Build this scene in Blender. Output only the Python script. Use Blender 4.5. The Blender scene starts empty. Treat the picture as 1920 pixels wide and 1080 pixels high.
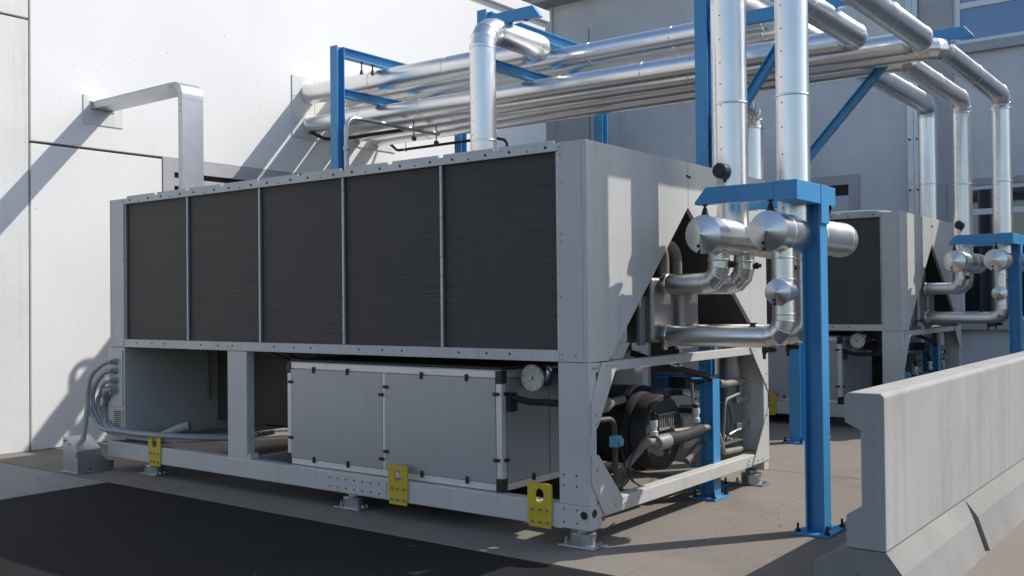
import bpy, bmesh, math, random
from mathutils import Vector, Matrix
random.seed(7)
scene = bpy.context.scene
C = bpy.context.collection
V = Vector
PI = math.pi

# ------------------------------------------------------------------ materials
def mat(name, base, rough=0.5, metal=0.0, spec=0.5):
    m = bpy.data.materials.new(name); m.use_nodes = True
    b = m.node_tree.nodes['Principled BSDF']
    b.inputs['Base Color'].default_value = (*base, 1)
    b.inputs['Roughness'].default_value = rough
    b.inputs['Metallic'].default_value = metal
    b.inputs['Specular IOR Level'].default_value = spec
    return m
def N(m, t, **kw):
    n = m.node_tree.nodes.new(t)
    for k, v in kw.items():
        if k in n.inputs: n.inputs[k].default_value = v
        else: setattr(n, k, v)
    return n
def L(m, a, b): m.node_tree.links.new(a, b)
def bsdf(m): return m.node_tree.nodes['Principled BSDF']
def coords(m, scale=(1, 1, 1)):
    tc = N(m, 'ShaderNodeTexCoord'); mp = N(m, 'ShaderNodeMapping'); mp.inputs['Scale'].default_value = scale
    L(m, tc.outputs['Object'], mp.inputs['Vector']); return mp.outputs['Vector']
def noise(m, scale, detail=4, rough=.55, vs=(1, 1, 1), dist=0):
    n = N(m, 'ShaderNodeTexNoise'); n.inputs['Scale'].default_value = scale; n.inputs['Detail'].default_value = detail
    n.inputs['Roughness'].default_value = rough; n.inputs['Distortion'].default_value = dist
    L(m, coords(m, vs), n.inputs['Vector']); return n.outputs['Fac']
def ramp(m, fac, stops):
    r = N(m, 'ShaderNodeValToRGB'); e = r.color_ramp.elements
    while len(e) > 1: e.remove(e[-1])
    e[0].position = stops[0][0]; e[0].color = (*stops[0][1], 1)
    for p, c in stops[1:]:
        q = e.new(p); q.color = (*c, 1)
    L(m, fac, r.inputs['Fac']); return r.outputs['Color']
def mix(m, fac, a, b, mode='MIX'):
    n = N(m, 'ShaderNodeMix', data_type='RGBA', blend_type=mode)
    if isinstance(fac, (int, float)): n.inputs[0].default_value = fac
    else: L(m, fac, n.inputs[0])
    for s, x in ((6, a), (7, b)):
        if isinstance(x, tuple): n.inputs[s].default_value = (*x, 1)
        else: L(m, x, n.inputs[s])
    return n.outputs[2]
def bump(m, h, strength=.2, dist=.01):
    b = N(m, 'ShaderNodeBump'); b.inputs['Strength'].default_value = strength; b.inputs['Distance'].default_value = dist
    L(m, h, b.inputs['Height']); L(m, b.outputs['Normal'], bsdf(m).inputs['Normal'])
def setc(m, c): L(m, c, bsdf(m).inputs['Base Color'])
def setr(m, fac, lo, hi):
    r = N(m, 'ShaderNodeMapRange'); r.inputs['To Min'].default_value = lo; r.inputs['To Max'].default_value = hi
    L(m, fac, r.inputs['Value']); L(m, r.outputs['Result'], bsdf(m).inputs['Roughness'])
def g(v, t=(1, 1, 1)): return tuple(v * k for k in t)

def blotchy(name, a, b, scale=1.2, rough=.85, pits=None, bmp=.15, fine=40, streak=None, metal=0):
    m = mat(name, a, rough, metal)
    c = ramp(m, noise(m, scale, 6, .6), [(.32, a), (.7, b)])
    f = noise(m, fine, 3, .6)
    c = mix(m, .14, c, ramp(m, f, [(.3, g(.72, a)if False else tuple(.7*x for x in a)), (.7, tuple(min(1, 1.12*x) for x in b))]))
    if streak:
        s = noise(m, 3.0, 4, .6, (streak, streak, .12))
        c = mix(m, ramp(m, s, [(.52, (0, 0, 0)), (.78, (.45, .45, .45))]), c, tuple(.62*x for x in a))
    if pits:
        v = N(m, 'ShaderNodeTexVoronoi'); v.inputs['Scale'].default_value = pits; v.inputs['Randomness'].default_value = 1
        L(m, coords(m), v.inputs['Vector'])
        rare = noise(m, 2.6, 2)
        pm = ramp(m, v.outputs['Distance'], [(.03, (1, 1, 1)), (.10, (0, 0, 0))])
        rm = ramp(m, rare, [(.48, (0, 0, 0)), (.60, (1, 1, 1))])
        pp = mix(m, 1.0, pm, rm, 'MULTIPLY')
        c = mix(m, pp, c, tuple(.35*x for x in a))
    setc(m, c); bump(m, f, bmp, .004); setr(m, f, rough-.08, min(1, rough+.08))
    return m

M = {}
M['white_wall'] = blotchy('white_painted_concrete', (.75, .742, .728), (.80, .793, .78), .8, .8, pits=9, bmp=.1, fine=60)
M['raw_wall'] = blotchy('pale_raw_concrete', (.66, .655, .64), (.76, .755, .74), 1.5, .85, pits=14, bmp=.2, fine=45, streak=2)
M['grey_wall'] = blotchy('grey_precast_concrete', (.52, .525, .535), (.68, .685, .69), .55, .85, pits=7, bmp=.15, fine=30, streak=.7)
M['joint'] = mat('joint_sealant', (.22, .21, .2), .9)
M['dark_gap'] = mat('dark_gap', (.03, .03, .032), .9)
M['reveal'] = blotchy('grey_reveal', (.36, .36, .37), (.44, .44, .45), 2, .8)
M['pavement'] = blotchy('dusty_concrete_paving', (.165, .145, .122), (.21, .187, .16), .7, .9, pits=6, bmp=.2, fine=55)
def cracks(m, scale, amt):
    b = bsdf(m); src = b.inputs['Base Color'].links[0].from_socket
    v = N(m, 'ShaderNodeTexVoronoi', feature='DISTANCE_TO_EDGE'); v.inputs['Scale'].default_value = scale
    nz = N(m, 'ShaderNodeTexNoise'); nz.inputs['Scale'].default_value = 3.0; nz.inputs['Detail'].default_value = 5
    cv = coords(m); L(m, cv, nz.inputs['Vector'])
    ad = N(m, 'ShaderNodeMix', data_type='RGBA', blend_type='LINEAR_LIGHT'); ad.inputs[0].default_value = .12
    L(m, cv, ad.inputs[6]); L(m, nz.outputs['Color'], ad.inputs[7]); L(m, ad.outputs[2], v.inputs['Vector'])
    k = ramp(m, v.outputs['Distance'], [(.0, (amt,)*3), (.006, (0, 0, 0))])
    L(m, mix(m, k, src, (.05, .045, .04)), b.inputs['Base Color'])
cracks(M['pavement'], .33, .16)
def stains(m, scale, col, amt):
    b = bsdf(m); src = b.inputs['Base Color'].links[0].from_socket
    k = ramp(m, noise(m, scale, 7, .7, (1, 1, 1), .6), [(.54, (0, 0, 0)), (.70, (amt,)*3)])
    L(m, mix(m, k, src, col), b.inputs['Base Color'])
stains(M['pavement'], .8, (.095, .084, .072), .4)
M['slab'] = blotchy('grey_concrete_slab', (.23, .225, .215), (.28, .273, .262), .9, .9, pits=6, bmp=.25, fine=50)
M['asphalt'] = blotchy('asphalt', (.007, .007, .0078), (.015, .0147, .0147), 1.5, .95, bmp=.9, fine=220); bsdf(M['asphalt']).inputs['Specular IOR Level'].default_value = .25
M['barrier'] = blotchy('precast_barrier_concrete', (.30, .295, .283), (.37, .363, .35), 1.1, .85, pits=11, bmp=.15, fine=60, streak=2.5)
stains(M['barrier'], 1.7, (.20, .19, .175), .4)
M['barrier_foot'] = blotchy('darker_precast_concrete', (.19, .185, .175), (.26, .253, .24), 1.6, .9, pits=11, bmp=.25, fine=50)  # whole foot in a darker concrete tone than the barrier body

def paint(name, a, rough=.42, var=.06, metal=0, dirt=.35):
    m = mat(name, a, rough, metal)
    n = noise(m, 2.2, 5, .6); f = noise(m, 28, 3)
    c = ramp(m, n, [(.3, tuple(x*(1-var) for x in a)), (.7, tuple(min(1, x*(1+var)) for x in a))])
    s = noise(m, 2.4, 5, .65, (4, 4, .25))
    c = mix(m, ramp(m, s, [(.56, (0, 0, 0)), (.85, (dirt,)*3)]), c, tuple(.55*x for x in a))
    d = noise(m, 9, 6, .7)
    c = mix(m, ramp(m, d, [(.60, (0, 0, 0)), (.75, (dirt*.6,)*3)]), c, tuple(.5*x for x in a))
    setc(m, c); setr(m, f, rough-.08, rough+.12); bump(m, noise(m, 3, 2), .04, .01)
    return m
M['unit'] = paint('unit_grey_paint', (.50, .495, .475), .42, .06, 0, .5)
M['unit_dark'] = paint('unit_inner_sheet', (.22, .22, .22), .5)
M['rail'] = paint('galvanised_rail', (.36, .39, .41), .38, .1, .55)
M['galv'] = paint('galvanised_sheet', (.46, .475, .49), .33, .1, .85)
M['blue'] = paint('blue_steel_paint', (.055, .265, .52), .38, .06)
M['yellow'] = paint('yellow_lug_paint', (.55, .40, .02), .45, .1)
M['enclosure'] = paint('enclosure_panel', (.36, .365, .375), .36, .04, .25)
M['profile'] = paint('aluminium_profile', (.66, .65, .63), .4, .05, .35)
M['black'] = mat('black_plastic', (.014, .014, .015), .42)
M['insul'] = paint('black_foam_insulation', (.016, .0155, .015), .75, .2)
M['head'] = paint('dark_grey_foam_cover', (.040, .039, .038), .6, .2)
M['void'] = mat('dark_grey_sheet', (.05, .05, .05), .8)  # plain dark grey for the inner coils, enclosure lid and plate packs
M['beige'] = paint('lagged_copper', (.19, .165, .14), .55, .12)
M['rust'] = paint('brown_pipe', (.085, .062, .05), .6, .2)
M['steel_blue'] = paint('blue_grey_motor', (.16, .19, .22), .3, .08, .4)
M['stainless'] = paint('brushed_steel', (.33, .31, .29), .36, .1, .8)
M['cast'] = paint('pale_cast_flange', (.64, .63, .59), .6, .06)
M['navy'] = paint('blue_valve_body', (.03, .05, .12), .4)
M['cyan'] = paint('pale_blue_actuator', (.12, .36, .48), .4)
M['conduit'] = mat('grey_flexible_conduit', (.30, .31, .32), .45)
def _cond():
    m = M['conduit']; w = N(m, 'ShaderNodeTexWave', wave_type='BANDS', bands_direction='Z'); w.inputs['Scale'].default_value = 60
    L(m, coords(m), w.inputs['Vector']); bump(m, w.outputs['Fac'], .08, .002)
M['cream'] = mat('cream_vent_plastic', (.48, .45, .36), .5)
M['bolt'] = mat('bolt_steel', (.45, .45, .45), .35, .9)
M['dot'] = mat('dark_hole', (.02, .02, .022), .7)
M['clear_white'] = mat('white_window_frame', (.7, .72, .74), .4)
def glassy(name, a, rough):
    m = mat(name, a, rough, 0, .9); bsdf(m).inputs['Coat Weight'].default_value = .6; bsdf(m).inputs['Coat Roughness'].default_value = .02
    bump(m, noise(m, .8, 1), .03, .05); return m
M['spandrel'] = glassy('blue_spandrel_glass', (.10, .20, .36), .12)
M['glass'] = glassy('dark_window_glass', (.016, .02, .028), .03)
M['door_white'] = paint('pale_door', (.50, .51, .53), .5)

def coil():
    m = mat('condenser_coil_fins', (.03, .029, .028), .6, .3)
    h = noise(m, 1.0, 6, .75, (0.6, 1.1, 95)); big = noise(m, .8, 4); v = noise(m, 1.0, 3, .6, (5, 9, .3))
    c = ramp(m, h, [(.28, (.051, .048, .045)), (.55, (.070, .066, .0615)), (.78, (.096, .090, .084))])
    c = mix(m, ramp(m, big, [(.4, (0, 0, 0)), (.75, (.5, .5, .5))]), c, (.080, .073, .066))
    c = mix(m, ramp(m, v, [(.5, (0, 0, 0)), (.8, (.3, .3, .3))]), c, (.056, .052, .049))
    setc(m, c); bump(m, h, .8, .01); return m
M['coil'] = coil()

def aluminium(name, tint, rough):
    m = mat(name, tint, rough, 1.0)
    n = noise(m, 1.1, 3); f = noise(m, 2.4, 3, .55)
    setc(m, ramp(m, n, [(.3, tuple(.90*x for x in tint)), (.7, tint)]))
    setr(m, f, rough-.05, rough+.08)
    bump(m, noise(m, 1.6, 1, .4), .05, .03)
    return m
M['alu'] = aluminium('aluminium_jacket', (.86, .85, .835), .30)
M['alu_matt'] = aluminium('weathered_aluminium', (.80, .79, .77), .30)

# ------------------------------------------------------------------ geometry helper
class G:
    def __init__(s): s.bm = bmesh.new()
    def box(s, x0, x1, y0, y1, z0, z1, bev=0, seg=2):
        b = bmesh.new()
        v = [b.verts.new((x, y, z)) for x in (x0, x1) for y in (y0, y1) for z in (z0, z1)]
        for f in ((0,1,3,2),(4,6,7,5),(0,4,5,1),(2,3,7,6),(0,2,6,4),(1,5,7,3)): b.faces.new([v[i] for i in f])
        bmesh.ops.recalc_face_normals(b, faces=b.faces)
        if bev: bmesh.ops.bevel(b, geom=b.edges[:], offset=bev, segments=seg, affect='EDGES', profile=.5)
        s._merge(b); return s
    def _merge(s, b):
        me = bpy.data.meshes.new('tmp'); b.to_mesh(me); b.free(); s.bm.from_mesh(me); bpy.data.meshes.remove(me)
    def prism(s, poly, axis, a0, a1, bev=0):
        b = bmesh.new()
        def p(u, w, a): return {'x': (a, u, w), 'y': (u, a, w), 'z': (u, w, a)}[axis]
        lo = [b.verts.new(p(u, w, a0)) for u, w in poly]; hi = [b.verts.new(p(u, w, a1)) for u, w in poly]
        n = len(poly); b.faces.new(lo[::-1]); b.faces.new(hi)
        for i in range(n): b.faces.new([lo[i], lo[(i+1) % n], hi[(i+1) % n], hi[i]])
        bmesh.ops.recalc_face_normals(b, faces=b.faces)
        if bev: bmesh.ops.bevel(b, geom=b.edges[:], offset=bev, segments=2, affect='EDGES', profile=.5)
        s._merge(b); return s
    def rings(s, rs, closed0=True, closed1=True, smooth=True, sharp=()):
        vs = [[s.bm.verts.new(p) for p in r] for r in rs]; n = len(rs[0])
        for k in range(len(vs)-1):
            for i in range(n):
                f = s.bm.faces.new([vs[k][i], vs[k][(i+1) % n], vs[k+1][(i+1) % n], vs[k+1][i]]); f.smooth = smooth
        for k in sharp:
            for i in range(n):
                e = s.bm.edges.get((vs[k][i], vs[k][(i+1) % n]))
                if e: e.smooth = False
        if closed0:
            f = s.bm.faces.new(vs[0][::-1]); 
            for e in f.edges: e.smooth = False
        if closed1:
            f = s.bm.faces.new(vs[-1])
            for e in f.edges: e.smooth = False
        return s
    def lathe(s, p0, d, prof, n=40, cap0=True, cap1=True):
        d = V(d).normalized(); p0 = V(p0)
        a = d.orthogonal().normalized(); b = d.cross(a)
        rs = [[p0 + d*t + (a*math.cos(2*PI*i/n) + b*math.sin(2*PI*i/n))*max(r, 1e-4) for i in range(n)] for t, r in prof]
        sh = []
        for k in range(1, len(prof)-1):
            (t0, r0), (t1, r1), (t2, r2) = prof[k-1:k+2]
            u = V((t1-t0, r1-r0)); w = V((t2-t1, r2-r1))
            if u.length > 1e-6 and w.length > 1e-6 and u.angle(w) > .6: sh.append(k)
        return s.rings(rs, cap0, cap1, True, sh)
    def cyl(s, p0, p1, r, n=24, r1=None):
        p0 = V(p0); p1 = V(p1); return s.lathe(p0, p1-p0, [(0, r), ((p1-p0).length, r if r1 is None else r1)], n)
    def tube(s, pts, r, R=.12, gores=4, n=40, sharp=True, caps=True):
        """mitred tube along a polyline whose corners become gored elbows; returns straight stretches"""
        pts = [V(p) for p in pts]; path = [pts[0]]; hard = []; straights = []; last = pts[0]
        for i in range(1, len(pts)-1):
            a = (pts[i]-pts[i-1]).normalized(); b = (pts[i+1]-pts[i]).normalized()
            ang = a.angle(b)
            if ang < .02 or gores == 0: path.append(pts[i]); continue
            t = min(R*math.tan(ang/2), .49*(pts[i]-pts[i-1]).length, .49*(pts[i+1]-pts[i]).length); Rr = t/math.tan(ang/2)
            s0 = pts[i]-a*t; c = s0 + (b - a*a.dot(b)).normalized()*Rr
            straights.append((last, s0)); last = pts[i]+b*t
            ax = a.cross(b).normalized()
            for k in range(gores+1):
                q = c + Matrix.Rotation(ang*k/gores, 3, ax) @ (s0-c)
                if sharp: hard.append(len(path))
                path.append(q)
        path.append(pts[-1]); straights.append((last, pts[-1]))
        dirs = [(path[i+1]-path[i]).normalized() for i in range(len(path)-1)]
        d = dirs[0]; a = d.orthogonal().normalized()
        rs = []
        for i, P in enumerate(path):
            din = dirs[max(i-1, 0)]; dout = dirs[min(i, len(dirs)-1)]
            b = din.cross(a).normalized(); nb = (din+dout).normalized()
            ring = []
            for k in range(n):
                v = (a*math.cos(2*PI*k/n)+b*math.sin(2*PI*k/n))*r
                ring.append(P + v - din*(v.dot(nb)/din.dot(nb)))
            rs.append(ring)
            q = din.rotation_difference(dout); a = (q @ a).normalized()
        s.rings(rs, caps, caps, True, hard)
        s.last_path = path; s.last_dirs = dirs; s.hard = hard
        return straights
    def band(s, p, d, r, w=.016, h=.004, n=40):
        s.lathe(V(p)-V(d).normalized()*w/2, d, [(0, r-.002), (0, r+h*.6), (w*.25, r+h), (w*.75, r+h), (w, r+h*.6), (w, r-.002)], n, False, False)
    def dot(s, p, d, r, h=.004, n=8):
        d = V(d).normalized(); s.lathe(V(p)-d*.003, d, [(0, r), (h+.002, r), (h+.003, r*.6)], n)
    def ball(s, p, r, n=10):
        s.lathe(V(p)-V((0,0,r)), (0,0,1), [(r*(1-math.cos(PI*k/6)), r*math.sin(PI*k/6)) for k in range(7)], n, False, False)
    def plate_hole(s, x0, x1, yc, zc, hw, hh, hz, hr, n=24):
        b = bmesh.new(); outer = []; inner = []
        for k in range(n):
            a = 2*PI*(k+.5)/n; cx, cy = math.cos(a), math.sin(a)
            inner.append((cx*hr, hz+cy*hr*1.25))
            sx = hw/abs(cx) if abs(cx) > 1e-6 else 9e9
            sy = ((hh-hz) if cy > 0 else (hh+hz))/abs(cy) if abs(cy) > 1e-6 else 9e9
            q = min(sx, sy); outer.append((cx*q, hz+cy*q))
        def ring(p, x): return [b.verts.new((x, yc+u, zc+w)) for u, w in p]
        o0, i0, o1, i1 = ring(outer, x0), ring(inner, x0), ring(outer, x1), ring(inner, x1)
        for k in range(n):
            j = (k+1) % n
            b.faces.new([o0[k], o0[j], i0[j], i0[k]]); b.faces.new([o1[j], o1[k], i1[k], i1[j]])
            b.faces.new([o0[j], o0[k], o1[k], o1[j]]); b.faces.new([i0[k], i0[j], i1[j], i1[k]])
        # corners
        for sx in (-1, 1):
            for sz in (-1, 1): pass
        bmesh.ops.recalc_face_normals(b, faces=b.faces); s._merge(b)

ROOT = {}
def thing(name, label, cat, loc=(0, 0, 0), group=None):
    o = bpy.data.objects.new(name, None); C.objects.link(o); o.location = loc; o.empty_display_size = .2
    o['label'] = label; o['category'] = cat
    if group: o['group'] = group
    ROOT[o.name] = V(loc); return o
def obj(name, gg, m, parent=None, label=None):
    me = bpy.data.meshes.new(name)
    if parent is not None:
        r = parent
        while r.parent: r = r.parent
        bmesh.ops.translate(gg.bm, verts=gg.bm.verts[:], vec=-ROOT[r.name])
    gg.bm.to_mesh(me); gg.bm.free()
    for q in (m if isinstance(m, (list, tuple)) else [m]): me.materials.append(M[q])
    o = bpy.data.objects.new(name, me); C.objects.link(o)
    if parent is not None: o.parent = parent
    if label: o['label'] = label
    return o
def struct(name, gg, m):
    o = obj(name, gg, m); o['kind'] = 'structure'; return o
def tag(o, label, cat, group=None):
    o['label'] = label; o['category'] = cat
    if group: o['group'] = group
    return o
def copy_tree(o, parent=None):
    c = o.copy(); C.objects.link(c); c.parent = parent
    if 'label' in c and parent is None: del c['label']
    for ch in list(o.children): copy_tree(ch, c)
    return c
def B(*a, **k): return G().box(*a, **k)

# ------------------------------------------------------------------ ground
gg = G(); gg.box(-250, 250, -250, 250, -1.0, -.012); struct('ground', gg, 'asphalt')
gg = G()
xs = [-.385, 3.5, 7.4, 13.0]; ys = [-3.6, -.45, 3.4, 7.44]
for i in range(3):
    for j in range(3): gg.box(xs[i]+.004, xs[i+1]-.004, ys[j]+.004, ys[j+1]-.004, -.3, 0, .003, 1)
gg.box(-.381, 13, -9, -3.604, -.3, 0); gg.box(10.2, 13, 7.45, 14, -.3, 0)
struct('concrete_pavement', gg, 'pavement')
gg = G(); gg.box(-12, -.395, 4.935, 7.44, -.3, -.002, .004, 1); struct('concrete_slab', gg, 'slab')
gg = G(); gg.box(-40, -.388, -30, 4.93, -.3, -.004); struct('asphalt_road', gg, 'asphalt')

# loose grit on the slab and the road edge, a scatter nobody counts
gg = G()
for k in range(150):
    if k < 40: x, y = random.gauss(-.8, .35), random.uniform(4.95, 5.7)
    elif k < 56: x, y = random.uniform(-2.2, -.3), random.uniform(.2, 4.9)
    else: x, y = random.uniform(.1, 4.5), random.uniform(-2.0, 1.2)
    r = random.uniform(.003, .008)*(.6 if 40 <= k < 56 else 1); b = bmesh.new(); bmesh.ops.create_icosphere(b, subdivisions=1, radius=r)
    for v in b.verts: v.co = V((v.co.x*random.uniform(.7, 1.4), v.co.y*random.uniform(.7, 1.4), v.co.z*.6)) + V((x, y, r*.4))
    gg._merge(b)
o = obj('grit', gg, 'slab'); o['kind'] = 'stuff'

# ------------------------------------------------------------------ white building
YW = 7.45
wb = thing('white_building', 'white concrete building with flat coping and pipes entering its wall', 'building', (0, 9, 0))
obj('wall', B(-14, 10.13, YW+.06, 14, 0, 6.94), 'joint', wb)
obj('wall_panel', B(-14, .157, YW-.012, YW+.05, 0, 4.775, .006), 'raw_wall', wb, 'rough pale panel left of the vertical joint')
obj('wall_panel', B(-14, .157, YW-.012, YW+.05, 4.80, 6.94, .006), 'raw_wall', wb)
obj('wall_panel', B(.187, 1.835, YW, YW+.05, 0, 3.415, .006), 'white_wall', wb)
obj('wall_panel', B(.187, 10.13, YW, YW+.05, 3.445, 6.94, .006), 'white_wall', wb)
obj('wall_panel', B(5.25, 9.52, YW, YW+.05, 0, 3.44), 'white_wall', wb)
obj('wall_panel', B(9.545, 10.13, YW, YW+.05, 0, 3.44), 'white_wall', wb)
obj('coping', B(-14, 10.19, YW-.07, 14, 6.945, 7.16, .01), 'white_wall', wb)
gg = G(); gg.box(1.84, 2.0, YW-.01, YW+.05, 0, 3.44); gg.box(2.0, 5.09, YW-.01, YW+.05, 3.27, 3.44); gg.box(5.09, 5.25, YW-.01, YW+.05, 0, 3.44)
fr = obj('opening_frame', gg, 'reveal', wb)
obj('dark_recess', B(2.0, 5.09, YW+.052, YW+.058, 0, 3.27), 'dark_gap', wb)
gg = G(); gg.box(2.0, 5.09, YW+.0, YW+.05, 3.10, 3.20); gg.box(2.0, 5.09, YW+.01, YW+.05, 2.78, 2.90); gg.box(2.0, 5.09, YW+.02, YW+.05, 0, 2.6)
obj('louvre_bar', gg, 'reveal', wb)
gg = G(); gg.box(3.90, 5.98, YW-.014, YW-.001, 3.96, 4.84, .004)
for k in range(1, 5): gg.box(3.90+.416*k-.003, 3.90+.416*k+.003, YW-.018, YW-.013, 3.97, 4.83)
for z in (4.25, 4.55): gg.box(3.91, 5.97, YW-.0185, YW-.0125, z-.003, z+.003)
obj('sealed_patch', gg, 'raw_wall', wb, 'rough square patch around the pipes')
obj('sealed_patch', B(.80, 1.30, YW-.01, YW-.001, 3.72, 4.06, .003), 'raw_wall', wb)

# ------------------------------------------------------------------ grey building
XG = 13.0
gb = thing('grey_building', 'grey concrete building in shade behind the pipes with windows and a door', 'building', (16, 2, 0))
gg = G()
gg.box(XG, XG+6, 3.0, 18, 0, 8.6); gg.box(XG+.001, XG+6, -14, 3.0, 0, 7.7)
obj('wall', gg, 'grey_wall', gb)
gg = G()
for y in (8.3,):
    gg.box(XG-.004, XG+.01, y-.015, y+.015, 0, 7.6)
obj('joint', gg, 'joint', gb)
gg = G(); gg.box(XG-.06, XG+.01, 9.25, 9.65, 0, 8.2); obj('pilaster', gg, 'grey_wall', gb)
gg = G(); gg.box(XG-.5, XG+6, 3.0, 18, 8.25, 8.5); gg.box(XG-.9, XG-.5, 3.0, 18, 8.42, 8.75)
obj('eave', gg, 'reveal', gb)
gg = G(); gg.box(XG-.03, XG+.01, .80, 1.30, 0, 7.6); obj('pilaster', gg, 'reveal', gb)
# door
gg = G(); gg.box(XG-.04, XG+.01, 2.45, 2.64, 0, 3.88); gg.box(XG-.04, XG+.01, 4.02, 4.21, 0, 3.88); gg.box(XG-.04, XG+.01, 2.64, 4.02, 3.70, 3.88)
d = obj('door_frame', gg, 'reveal', gb)
obj('door', B(XG-.02, XG+.01, 2.64, 4.02, 0, 3.5), 'door_white', gb)
obj('door_gap', B(XG-.006, XG+.01, 2.64, 4.02, 3.5, 3.70), 'dark_gap', gb)
# upper window band
def window(y0, y1, z0, z1, gl, bars_z, bars_y):
    gg = G(); t = .07
    gg.box(XG-.05, XG+.01, y0, y0+t, z0, z1); gg.box(XG-.05, XG+.01, y1-t, y1, z0, z1)
    gg.box(XG-.05, XG+.01, y0+t, y1-t, z0, z0+t); gg.box(XG-.05, XG+.01, y0+t, y1-t, z1-t, z1)
    for z in bars_z: gg.box(XG-.049, XG+.01, y0+t, y1-t, z-.05, z+.05)
    for y in bars_y: gg.box(XG-.048, XG+.01, y-.03, y+.03, z0+t, z1-t)
    f = obj('window', gg, 'clear_white', gb)
    obj('pane', B(XG-.03, XG+.01, y0+.01, y1-.01, z0+.01, z1-.01), gl, f)
    obj('sill', B(XG-.12, XG+.01, y0-.05, y1+.05, z0-.16, z0-.002), 'reveal', f)
window(-5.0, .74, 5.95, 7.6, 'spandrel', [6.62], [-2.2])
window(-5.0, .74, 1.2, 3.50, 'glass', [3.05], [-1.2, -3.2])
gg = G(); gg.box(XG-.08, XG+.01, .74, .90, 1.0, 3.62); gg.box(XG-.08, XG+.01, -5, .74, 3.505, 3.62); obj('window_surround', gg, 'reveal', gb)

ds = thing('downpipe_cover', 'tall pale metal strip running down the grey wall beside the insulated riser', 'metal strip', (XG-.06, 1.46, 0))
gg = G(); gg.box(XG-.10, XG-.001, 1.36, 1.455, .2, 7.5, .006); gg.box(XG-.085, XG-.002, 1.459, 1.57, .2, 7.5, .006)
nf = len(gg.bm.faces)
for k in range(8):
    for y in (1.40, 1.53): gg.dot((XG-.10, y, .8+.9*k), (-1, 0, 0), .018, .02)
gg.bm.faces.ensure_lookup_table()
for f in gg.bm.faces[nf:]: f.material_index = 1
obj('cover_sheet', gg, ['galv', 'dot'], ds)

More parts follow.
